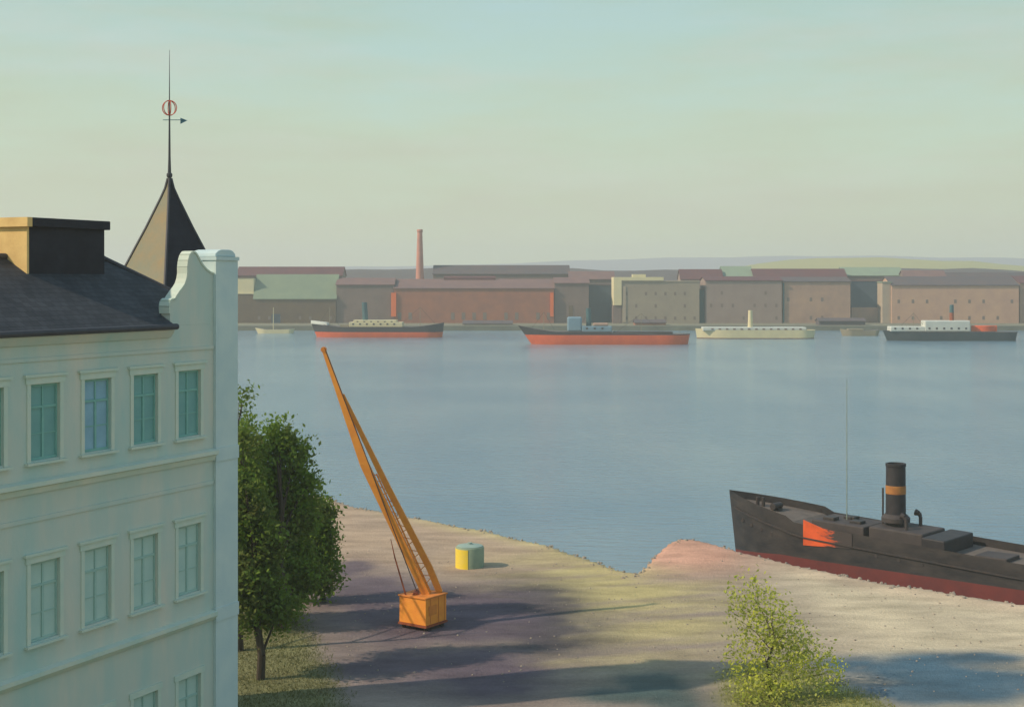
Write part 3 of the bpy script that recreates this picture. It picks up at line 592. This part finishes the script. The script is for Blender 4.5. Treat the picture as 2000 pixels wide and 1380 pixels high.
for r, (z0, z1) in enumerate(WROWS):
    h = z1-z0; a = WW/2; tz = h*.70
    fme = frame_mesh(h, 'sash' if r == 0 else 'sash_pale'); cme = casing_mesh(h, r == 2)
    rects = [(s0, s1, q0, q1) for s0, s1 in ((-a+.07,-.045),(.045,a-.07)) for q0, q1 in ((.08,tz*.5-.018),(tz*.5+.018,tz-.04))] + [(-a+.07,-.03,tz+.04,h-.08),(.03,a-.07,tz+.04,h-.08)]
    pm = {k: [pane_mesh(*q, M[k]) for q in rects] for k in ('glass','blue_blind','curtain')}
    for i, x in enumerate(WX):
        f = linked('window', fme, house, (x, 0, z0))
        if r == 0 and i == 2: f['label'] = 'window with pale blue blind drawn behind the panes'
        linked('casing', cme, f); linked('sill', sill_me, f)
        for pme in pm['blue_blind' if r == 0 and i == 2 else 'glass' if r == 0 else 'curtain']: linked('pane', pme, f)
# bands and eaves
MB().extrude([(.01,15.12),(-.10,15.12),(-.16,15.30),(-.30,15.36),(-.30,15.50),(.01,15.56)], UL, -1.495, 'x').build('string_course', M['trim'], house)
MB().extrude([(.01,14.2),(-.05,14.2),(-.05,14.34),(.01,14.34)], UL, -1.495, 'x').build('string_course', M['plaster'], house)
MB().extrude([(.01,9.05),(-.10,9.05),(-.24,9.22),(-.24,9.36),(.01,9.42)], UL, -1.495, 'x').build('string_course', M['trim'], house)
MB().extrude([(.01,19.35),(-.05,19.35),(-.05,19.47),(.01,19.47)], UL, -1.495, 'x').build('string_course', M['plaster'], house)
MB().extrude([(.01,19.86),(-.10,19.88),(-.26,20.10),(-.30,20.25),(.01,20.296)], UL, -4.06, 'x').build('cornice', M['plaster'], house)
MB().box(-1.46,-.08,-.12,1.20,1.5,22.72).build('corner_pier', M['plaster_pale'], house)
cp = MB().box(-1.50,-.05,-.17,1.24,22.723,22.86).build('pier_cap', M['plaster_pale'], house)
MB().extrude([(-1.42,22.863),(-.12,22.863),(-.16,22.98),(-.32,23.1),(-.5,23.14),(-1.0,23.14),(-1.2,23.1),(-1.38,22.98)], -.06, 1.1).build('pier_top', M['plaster_pale'], house, bevel=.03)
for z_ in (15.05, 8.95): MB().box(-1.49,-.06,-.16,1.22,z_,z_+.5).build('pier_band', M['plaster_pale'], house)
# scrolled gable rising through the eaves
gp_l = [(-4.0,20.303),(-4.0,20.75),(-4.03,21.0),(-3.98,21.18),(-3.86,21.24),(-3.75,21.22),(-3.62,21.36),(-3.45,21.52),(-3.28,21.66),(-3.14,21.80),(-3.04,22.0),(-2.99,22.2),(-2.99,22.45),(-2.95,22.68),(-2.86,22.88),(-2.74,22.98),(-2.62,22.99),(-2.5,22.92),(-2.38,22.78),(-2.25,22.62),(-2.1,22.48),(-1.9,22.34),(-1.7,22.24),(-1.463,22.18),(-1.463,20.303)]
MB().extrude(gp_l, .002, .40).build('gable', M['plaster'], house)
# coping along the top of the gable, catching the light
cpts = gp_l[1:-1]; cm = MB()
for (a, b) in zip(cpts[:-1], cpts[1:]):
    dx, dz = b[0]-a[0], b[1]-a[1]; ll = math.hypot(dx, dz); nx_, nz_ = -dz/ll*.07, dx/ll*.07
    cm.extrude([(a[0]+nx_*.05,a[1]+nz_*.05),(b[0]+nx_*.05,b[1]+nz_*.05),(b[0]+nx_,b[1]+nz_),(a[0]+nx_,a[1]+nz_)], -.03, .44)
cm.build('coping', M['trim'], house)
# hipped slate roof
RZ = 22.75; e0 = -.34; ez = 20.30; ym = .42; zm = ez+(ym-e0)*(RZ-ez)/(4-e0)
rf = MB().add([(UL,ym,zm),(-.28,ym,zm),(-3.0,4,RZ),(UL,4,RZ),(-.1,ym,ez),(-.1,8.3,ez),(UL,8.3,ez)], [(0,1,2,3),(4,5,2),(1,4,2),(5,6,3,2)]).build('roof', M['slate'], house)
MB().extrude([(e0,ez),(ym,zm-.001),(ym,zm-.12),(e0,ez-.10)], UL, -4.07, 'x').build('eaves', M['slate'], rf)
rt = MB().tube((UL,4,RZ+.04),(-3.0,4,RZ+.04),.12,n=8).tube((-3.0,4,RZ+.04),(-.55,.62,20.72),.10,n=8).build('ridge_capping', M['lead'], rf)
gt = MB().tube((UL,e0-.06,ez-.02),(-4.1,e0-.06,ez-.02),.11,n=8).build('gutter', M['lead'], house, True)
# penthouse: sunlight put into the ochre end, shade into the dark side
pe = MB().box(-7.9,-4.1,3.0,4.9,21.6,23.83).build('penthouse', M['slate_shade'], house)
MB().box(-8.0,-7.903,3.0,4.9,21.7,23.83).build('gable_end', M['ochre'], pe, label='ochre end of the penthouse with sunlight put into its colour')
MB().box(-7.9,-3.94,2.84,5.06,23.833,24.16).build('roof', M['slate_shade'], pe, bevel=.03)
MB().box(-8.14,-7.903,2.84,5.06,23.833,24.16).build('verge', M['ochre'], pe)

# ------------------------------------------------------------------ turret behind the house
TX, TY = px(331,0,64.5).x, 64.5
tr = empty('turret', (TX, TY, 2), R(45+9), 'square turret with steep pointed slate roof and tall needle finial', 'tower')
b = 1.72
MB().box(-b,b,-b,b,0,19.0).build('wall', M['plaster'], tr)
MB().box(-b-.15,b+.15,-b-.15,b+.15,19.003,19.22).build('cornice', M['trim'], tr)
prof = [(2.02,18.8),(1.43,20.25),(.73,22.15),(.27,23.5),(.13,23.95),(.05,24.4)]
for k in range(4):
    m = MB(); vs = []
    for rr_, zz in prof:
        for sgn in (-1, 1): 
            v = Matrix.Rotation(k*math.pi/2, 3, 'Z') @ Vector((sgn*rr_, -rr_, zz+.22)); vs.append(v)
    m.add(vs, [(2*i,2*i+1,2*i+3,2*i+2) for i in range(len(prof)-1)])
    # local -y face turns: 0 and 3 are the two that are seen from the water side
    o = m.build('roof_slope', M['slope_sunlit'] if k in (3,) else M['slate_shade'], tr)  # sun-facing slope has the sunlight put into its lighter colour
    if k == 3: o['label'] = 'greenish-ochre roof slope with sunlight painted in'
m = MB()
for k in range(4):
    for (r0, z0), (r1, z1) in zip(prof[:-1], prof[1:]):
        a_ = Matrix.Rotation(k*math.pi/2, 3, 'Z')
        m.bar(a_ @ Vector((r0, -r0, z0+.22)), a_ @ Vector((r1, -r1, z1+.22)), .09, .09)
m.build('hip_capping', M['lead'], tr)
nd = MB().tube((0,0,24.3),(0,0,25.6),.10,.055,10).tube((0,0,25.6),(0,0,27.6),.055,.035,10).tube((0,0,27.6),(0,0,30.5),.03,.008,8).build('finial', M['lead'], tr, True)
MB().lathe([(.0,24.6),(.12,24.68),(.14,24.76),(.12,24.84),(.0,24.92)], 14).build('knob', M['lead'], nd, True)
zv = CAMZ+(545-211)/FP*64.5-2
v = MB()
for k in range(3):
    n_ = 16; pts = [Vector((.34*math.cos(2*math.pi*i/n_), 0, .34*math.sin(2*math.pi*i/n_))) for i in range(n_)]
    rm = Matrix.Rotation(k*math.pi/3, 3, 'Z')
    for i in range(n_): v.tube(rm@pts[i]+Vector((0,0,zv)), rm@pts[(i+1)%n_]+Vector((0,0,zv)), .022, n=5, cap=False)
v.build('open_ball', M['vane_red'], nd)
# the arm points along the view's cross direction
ca_, sa_ = math.cos(-R(54)), math.sin(-R(54))
A_ = lambda u: Vector((u*ca_, u*sa_, 0))
zb_ = zv-.55
MB().bar(A_(-.3)+Vector((0,0,zb_)), A_(.62)+Vector((0,0,zb_)), .03, .03).add([A_(.5)+Vector((0,0,zb_+.1)),A_(.82)+Vector((0,0,zb_-.02)),A_(.5)+Vector((0,0,zb_-.18)),A_(.5)+Vector((.03,.03,zb_+.1)),A_(.82)+Vector((.03,.03,zb_-.02)),A_(.5)+Vector((.03,.03,zb_-.18))],[(0,1,2),(5,4,3),(0,3,4,1),(1,4,5,2),(2,5,3,0)]).build('weather_vane', M['vane_blue'], nd)

# ------------------------------------------------------------------ orange jib crane
cb = gp(826,1222); D0 = cb.y
cr = empty('jib_crane', (cb.x, cb.y, 2.0), 0, 'orange jib crane with long leaning twin-boom arm on the quay', 'crane')
u = D0/FP                                   # metres per photo pixel at the crane
yaw = R(55)
hm = lambda bx: bx
def rot(o): o.rotation_euler = (0, 0, yaw); return o
hw, hl = .98, .95                           # half width, half length of the house
rot(MB().box(-hl,hl,-hw,hw,.32,1.80).build('cabin', M['orange'], cr, bevel=.03))
rot(MB().box(-hl-.06,hl+.06,-hw-.06,hw+.06,1.803,1.90).build('roof', M['orange_dull'], cr, bevel=.02))
rot(MB().box(-hl-.05,hl+.05,-hw-.05,hw+.05,.20,.317).build('bed_frame', M['rust'], cr))
rot(MB().lathe([(.62,.0),(.62,.1),(.5,.12),(.5,.2)], 20).build('turntable', M['steel'], cr, True))
for sx_ in (-.72,.72):
    for sy_ in (-.8,.8): MB().tube(Matrix.Rotation(yaw,3,'Z')@Vector((sx_,sy_-.06,.12)), Matrix.Rotation(yaw,3,'Z')@Vector((sx_,sy_+.06,.12)), .17, n=14).build('wheel', M['steel'], cr)
rot(MB().box(hl+.003,hl+.03,-.3,.3,.38,1.42).build('door', M['rust'], cr))
rot(MB().box(-hl+.25,-hl+.95,-hw-.03,-hw-.003,.85,1.4).build('shutter', M['orange_dull'], cr))
for q in (-.55, .2, .75): rot(MB().box(q-.025,q+.025,-hw-.025,-hw-.003,.36,1.78).build('batten', M['orange_dull'], cr))
# jib: two chords in a plane that leans west, joined near the head
def J(x, y, off=0): return Vector(((x-826)*u, off, (1222-y)*u))
tip = J(633,684); 
MB().bar(J(833,1160,-.1), J(712,905,-.1), .42, .38, .48, .40).bar(J(712,905,-.1), tip, .48, .40, .22, .22).build('boom', M['orange'], cr)
MB().bar(J(858,1158,.35), J(838,1110,.35), .36, .3).bar(J(838,1110,.35), J(758,955,.2), .36, .3, .34, .3).bar(J(758,955,.2), J(669,770,-.02), .34, .3, .2, .2).build('boom', M['orange'], cr)
MB().bar(J(842,1160,.15), J(735,925,.06), .10, .1, .08, .08).build('tie_rod', M['orange'], cr)
MB().bar(J(794,1160,-.4), J(772,1085,-.35), .09, .09, .07, .07).bar(J(772,1085,-.35), J(764,1050,-.3), .07, .07, .03, .03).build('strut', M['rust'], cr)
for i in range(9):
    t0 = .06+.1*i; p0 = J(833,1160,-.1).lerp(J(712,905,-.1), t0); p1 = J(852,1140,.35).lerp(J(735,905,.15), t0)
    q0 = J(833,1160,-.1).lerp(J(712,905,-.1), t0+.09)
    MB().bar(p0, p1, .045, .045).bar(p1, q0, .035, .035).build('lacing', M['orange_dull'], cr)
MB().tube(tip+Vector((-.02,-.14,.05)), tip+Vector((-.02,.14,.05)), .16, n=16).build('head_sheave', M['orange_dull'], cr)
MB().tube(J(815,1150,-.45), tip+Vector((.05,-.12,.16)), .03, n=5).build('hoist_rope', M['steel'], cr)
MB().tube(J(812,1158,-.5), J(812,1158,.5), .16, n=14).build('winch_drum', M['rust'], cr)
# hut
hk = gp(917,1112)
hu = empty('storage_tank', (hk.x, hk.y+.95, 2.0), 0, 'small drum-shaped tank, coloured sunlit yellow on one side and grey-green on the other', 'tank')
MB().lathe([(.99,-.05),(.99,1.36),(.96,1.43),(.86,1.47)], 40).build('drum', M['greygreen'], hu, True)
MB().lathe([(.90,1.472),(.88,1.50),(.5,1.58),(.0,1.61)], 40).build('lid', M['roof_felt'], hu, True)
MB().lathe([(.0,1.60),(.16,1.60),(.16,1.70),(.0,1.70)], 14).build('vent', M['roof_felt'], hu, True)
sec = MB(); na_ = 14; vs = []  # yellow sector is the sunlit side, light put into its colour
for i in range(na_+1):
    a = R(lerp(168, 264, i/na_))
    for r_, z_ in ((.992,.0),(1.012,.0),(1.012,1.34),(.992,1.34)): vs.append((r_*math.cos(a), r_*math.sin(a), z_))
sec.add(vs, [(4*i+j, 4*i+(j+1)%4, 4*i+4+(j+1)%4, 4*i+4+j) for i in range(na_) for j in range(4)]+[(0,1,2,3),(4*na_+3,4*na_+2,4*na_+1,4*na_)])
sec.build('sunlit_side', M['yellow'], hu, True, label='bright yellow side of the drum with sunlight put into its colour')

# ------------------------------------------------------------------ trees
rng = np.random.RandomState(5)
def leaves(blobs, n_cl, per, size, spread, m, parent, name='crown', drop=.0):
    tot = sum(b[3]**2*b[4]**.5 for b in blobs) if len(blobs[0]) > 4 else 1
    ctr = []
    for (x, y, z, r, rz) in blobs:
        k = max(4, int(n_cl*r**2*rz**.5/tot)); dirs = rng.normal(size=(k, 3)); dirs /= np.linalg.norm(dirs, axis=1)[:, None]
        rad = rng.uniform(.35, 1.06, k)**.6*np.where(rng.rand(k) < .14, rng.uniform(1.0, 1.22, k), 1); ctr.append(np.array((x, y, z))+dirs*rad[:, None]*np.array((r, r, rz)))
    ctr = np.concatenate(ctr); ctr = ctr[rng.rand(len(ctr)) > drop]
    c = np.repeat(ctr, per, 0)+rng.normal(size=(len(ctr)*per, 3))*spread; k = len(c)
    nrm = rng.normal(size=(k, 3)); nrm[:, 2] += .5; nrm /= np.linalg.norm(nrm, axis=1)[:, None]
    a = np.cross(nrm, rng.normal(size=(k, 3))); a /= np.linalg.norm(a, axis=1)[:, None]; b = np.cross(nrm, a)
    s = size*rng.uniform(.45, 1.6, k)[:, None]; 
    V = np.stack([c-a*s, c-b*s*.55, c+a*s, c+b*s*.55], 1).reshape(-1, 3)
    me = bpy.data.meshes.new(name); me.vertices.add(4*k); me.vertices.foreach_set('co', V.ravel().astype(np.float32))
    me.loops.add(4*k); me.loops.foreach_set('vertex_index', np.arange(4*k, dtype=np.int32))
    me.polygons.add(k); me.polygons.foreach_set('loop_start', np.arange(0, 4*k, 4, dtype=np.int32)); me.polygons.foreach_set('loop_total', np.full(k, 4, np.int32))
    me.materials.append(m); me.update(calc_edges=True)
    o = bpy.data.objects.new(name, me); col.objects.link(o)
    if parent: o.parent = parent
    return o
def tree(base, blobs, n_cl, m, label, tr_=.22, per=34, size=.12, spread=.33, drop=.0, name='broadleaf_tree', group='trees beside the town house', lean=(0, 0)):
    base = Vector((base[0], base[1], 2.0)); root = empty(name, base, 0, label, 'tree', group)
    bl = [(x-base.x, y-base.y, z-2.0, r, rz) for x, y, z, r, rz in blobs]
    top = max(b[2] for b in bl); tm = MB(); k = 7; pts = []
    cxm = sum(b[0]*b[3] for b in bl)/sum(b[3] for b in bl)
    for i in range(k+1):
        t_ = i/k; pts.append(Vector((cxm*t_**1.5+.12*math.sin(i*1.7+base.x), .12*math.cos(i*2.1), -.15+top*.9*t_)))
    for i in range(k): tm.tube(pts[i], pts[i+1], tr_*(1.15-t_f(i, k)), tr_*(1.15-t_f(i+1, k)), 9, cap=False)
    tm.build('trunk', M['bark'], root, True)
    for b_ in bl:
        c = Vector(b_[:3]); s = pts[max(1, min(k-1, int((c.z-b_[4]*.8)/top*k)))]
        lm = MB(); mid = s.lerp(c, .5)+Vector((0, 0, .15)); lm.tube(s, mid, tr_*.42, tr_*.25, 7, cap=False).tube(mid, c, tr_*.25, tr_*.1, 7)
        for q in range(5):
            dq = Vector(rng.normal(size=3)).normalized(); lm.tube(mid.lerp(c, .3+.14*q), c+Vector((dq.x*b_[3], dq.y*b_[3], dq.z*b_[4]))*.8, tr_*.12, tr_*.03, 5)
        lm.build('limb', M['bark'], root, True)
    leaves(bl, n_cl, per, size, spread, m, root, drop=drop)
    return root
t_f = lambda i, k: .95*i/k
def bl(x, y, d, rp, rzp, dy=0):
    p = px(x, y, d); return (p.x, p.y+dy, p.z, rp*d/FP, rzp*d/FP)
g0 = gp(508,1325)
tree((g0.x, g0.y), [bl(470,900,72,36,70), bl(455,1010,72,58,70), bl(500,1060,71,46,70), bl(470,1130,70,48,50), bl(520,1130,71,30,52), bl(482,980,71,36,60), bl(500,1188,70.5,44,40), bl(550,1190,71,30,34)], 520, M['leaf_dark'], 'dark tree close against the corner of the town house', .20)
g0 = gp(470,1270)
tree((g0.x, g0.y), [bl(474,790,80,13,48), bl(476,850,80,20,40), bl(462,880,80,44,60), bl(470,960,80,50,60), bl(450,1060,80,60,80)], 330, M['leaf'], 'slender tree whose tip rises highest beside the corner pier', .22)
g0 = gp(552,1228)
tree((g0.x, g0.y), [bl(548,852,82,26,32), bl(578,893,82,30,34), bl(520,905,82,36,52), bl(600,948,82,24,30), bl(545,965,82,40,50), bl(585,1010,82,36,40), bl(535,1040,82,42,50), bl(560,1105,82,42,50), bl(510,1130,82,36,54), bl(590,1120,82,34,50), bl(545,1165,82,30,34)], 820, M['leaf'], 'tall full green tree in the middle of the clump', .26)
g0 = gp(628,1172)
tree((g0.x, g0.y), [bl(627,1008,87,26,26), bl(597,1030,87,32,34), bl(636,1055,87,20,34), bl(640,1110,87,16,36), bl(612,1085,87,24,32), bl(630,1140,87,18,22), bl(590,1120,87,22,28)], 380, M['leaf'], 'lower green tree at the open edge of the clump', .16)
# a young tree in the sun
g0 = gp(1500,1362)
tree((g0.x, g0.y), [bl(1466,1158,68.5,34,34), bl(1496,1190,68,40,34), bl(1448,1212,68,28,40), bl(1530,1232,67.6,40,36), bl(1484,1255,67.6,44,40), bl(1575,1270,67.5,42,36), bl(1455,1310,67,34,44), bl(1530,1310,67,56,44), bl(1612,1315,67,36,36), bl(1500,1365,66.5,60,36)], 330, M['leaf_yellow'], 'loose yellow-green young tree standing alone on the sandy bank', .07, per=20, size=.085, spread=.36, drop=.12, name='young_tree', group=None)

# grass tufts on the two green patches
def tufts(xs, ys, label, m, name):
    k = len(xs); z = ground_z(xs, ys); h = rng.uniform(.06, .20, k); th = rng.rand(k)*6.28; wd = rng.uniform(.012, .035, k)
    ln = rng.normal(size=(k, 2))*.09
    c = np.stack([xs, ys, z-.02], 1); a = np.stack([np.cos(th)*wd, np.sin(th)*wd, 0*th], 1)
    V = np.stack([c-a, c+a, c+np.stack([ln[:, 0], ln[:, 1], h], 1)], 1).reshape(-1, 3)
    me = bpy.data.meshes.new(name); me.vertices.add(3*k); me.vertices.foreach_set('co', V.ravel().astype(np.float32))
    me.loops.add(3*k); me.loops.foreach_set('vertex_index', np.arange(3*k, dtype=np.int32)); me.polygons.add(k)
    me.polygons.foreach_set('loop_start', np.arange(0, 3*k, 3, dtype=np.int32)); me.polygons.foreach_set('loop_total', np.full(k, 3, np.int32))
    me.materials.append(m); me.update(calc_edges=True); o = bpy.data.objects.new(name, me); col.objects.link(o); return tag(o, label, kind='stuff')
def scatter(W_, n_):
    wf = (W_[:-1, :-1]*np.diff(gx)[None, :]*np.diff(gy)[:, None]*((Y[:-1, :-1] > 60) & (Y[:-1, :-1] < 100) & (X[:-1,:-1] > -22) & (X[:-1,:-1] < 25))).ravel(); wf = wf/wf.sum()
    i = rng.choice(len(wf), n_, p=wf); yy, xx = np.divmod(i, nx-1)
    return gx[xx]+rng.rand(n_)*np.diff(gx)[xx], gy[yy]+rng.rand(n_)*np.diff(gy)[yy]
tufts(*scatter(GL, 42000), 'short olive grass under the trees', M['blade'], 'grass')
tufts(*scatter(GR, 9000), 'short yellowish grass around the young tree', M['blade_y'], 'grass')

# loose stones along the bank and over the yard
sm_ = MB(); n_ = 900
for i in range(n_):
    if i < 520: x = rng.uniform(-17, 34); y = np.interp(x, EX, EY)-abs(rng.normal())*1.1-.1
    else: x = rng.uniform(-10, 30); y = rng.uniform(68, 100); 
    if y > np.interp(x, EX, EY)-.05: continue
    r_ = rng.uniform(.05, .16) if i < 520 else rng.uniform(.03, .09); z = float(ground_z(np.array(x), np.array(y)))
    k0 = [Vector((math.cos(a)*r_*rng.uniform(.7,1.2), math.sin(a)*r_*rng.uniform(.7,1.2), -.03)) for a in (0,1.05,2.1,3.14,4.2,5.25)]
    k1 = [Vector((v.x*.62, v.y*.62, r_*rng.uniform(.45,.85))) for v in k0]
    sm_.add([v+Vector((x, y, z)) for v in k0+k1], [(a, (a+1)%6, 6+(a+1)%6, 6+a) for a in range(6)]+[(6,7,8,9,10,11)])
tag(sm_.build('rubble', mat('rubble_stone', (.36,.30,.23), (.22,.19,.17), 1.2, .95)), 'loose stones scattered along the bank and yard', kind='stuff')
# stays on the masts of the far ships
for o in list(col.objects):
    if o.name.split('.')[0] == 'mast' and o.parent and o.parent.name.split('.')[0] in ('cargo_ship', 'passenger_steamer'):
        v0 = o.data.vertices[0].co; v1 = o.data.vertices[-1].co; q = MB()
        for dx_ in (-9, 7): q.tube((v1.x, 0, v1.z-.2), (v1.x+dx_*(.9 if v1.x > 12 else .5), 0, v0.z+.4), .05, n=4, cap=False)
        q.build('stay', M['steel'], o.parent)
for o in list(col.objects):
    if o.name.startswith(('deckhouse', 'upper_house', 'forward_house')) and o.parent and o.parent.name.split('.')[0] in ('cargo_ship', 'passenger_steamer'):
        cs = [v.co for v in o.data.vertices]; x0, x1 = min(c.x for c in cs), max(c.x for c in cs); y0 = min(c.y for c in cs); z0, z1 = min(c.z for c in cs), max(c.z for c in cs)
        wme = MB().box(-.35, .35, -.06, .02, 0, .6).mesh('cabin_window', M['deckhouse'])
        for i in range(int((x1-x0)/2.6)): linked('cabin_window', wme, o.parent, (x0+1.6+i*2.6, y0, z1-1.0 if z1-z0 < 2.5 else z0+.9))

# ------------------------------------------------------------------ air
hz = bpy.data.materials.new('haze'); hz.use_nodes = True; t = hz.node_tree; t.nodes.clear()
vo = t.nodes.new('ShaderNodeVolumePrincipled'); vo.inputs['Color'].default_value = (.93,.96,.90,1); vo.inputs['Density'].default_value = .00036; vo.inputs['Anisotropy'].default_value = .2
oo = t.nodes.new('ShaderNodeOutputMaterial'); t.links.new(vo.outputs[0], oo.inputs['Volume'])
h = MB().box(-2600,2600,-80,4050,-4,110).build('haze', hz); tag(h, 'thin evening haze over the harbour', kind='stuff')
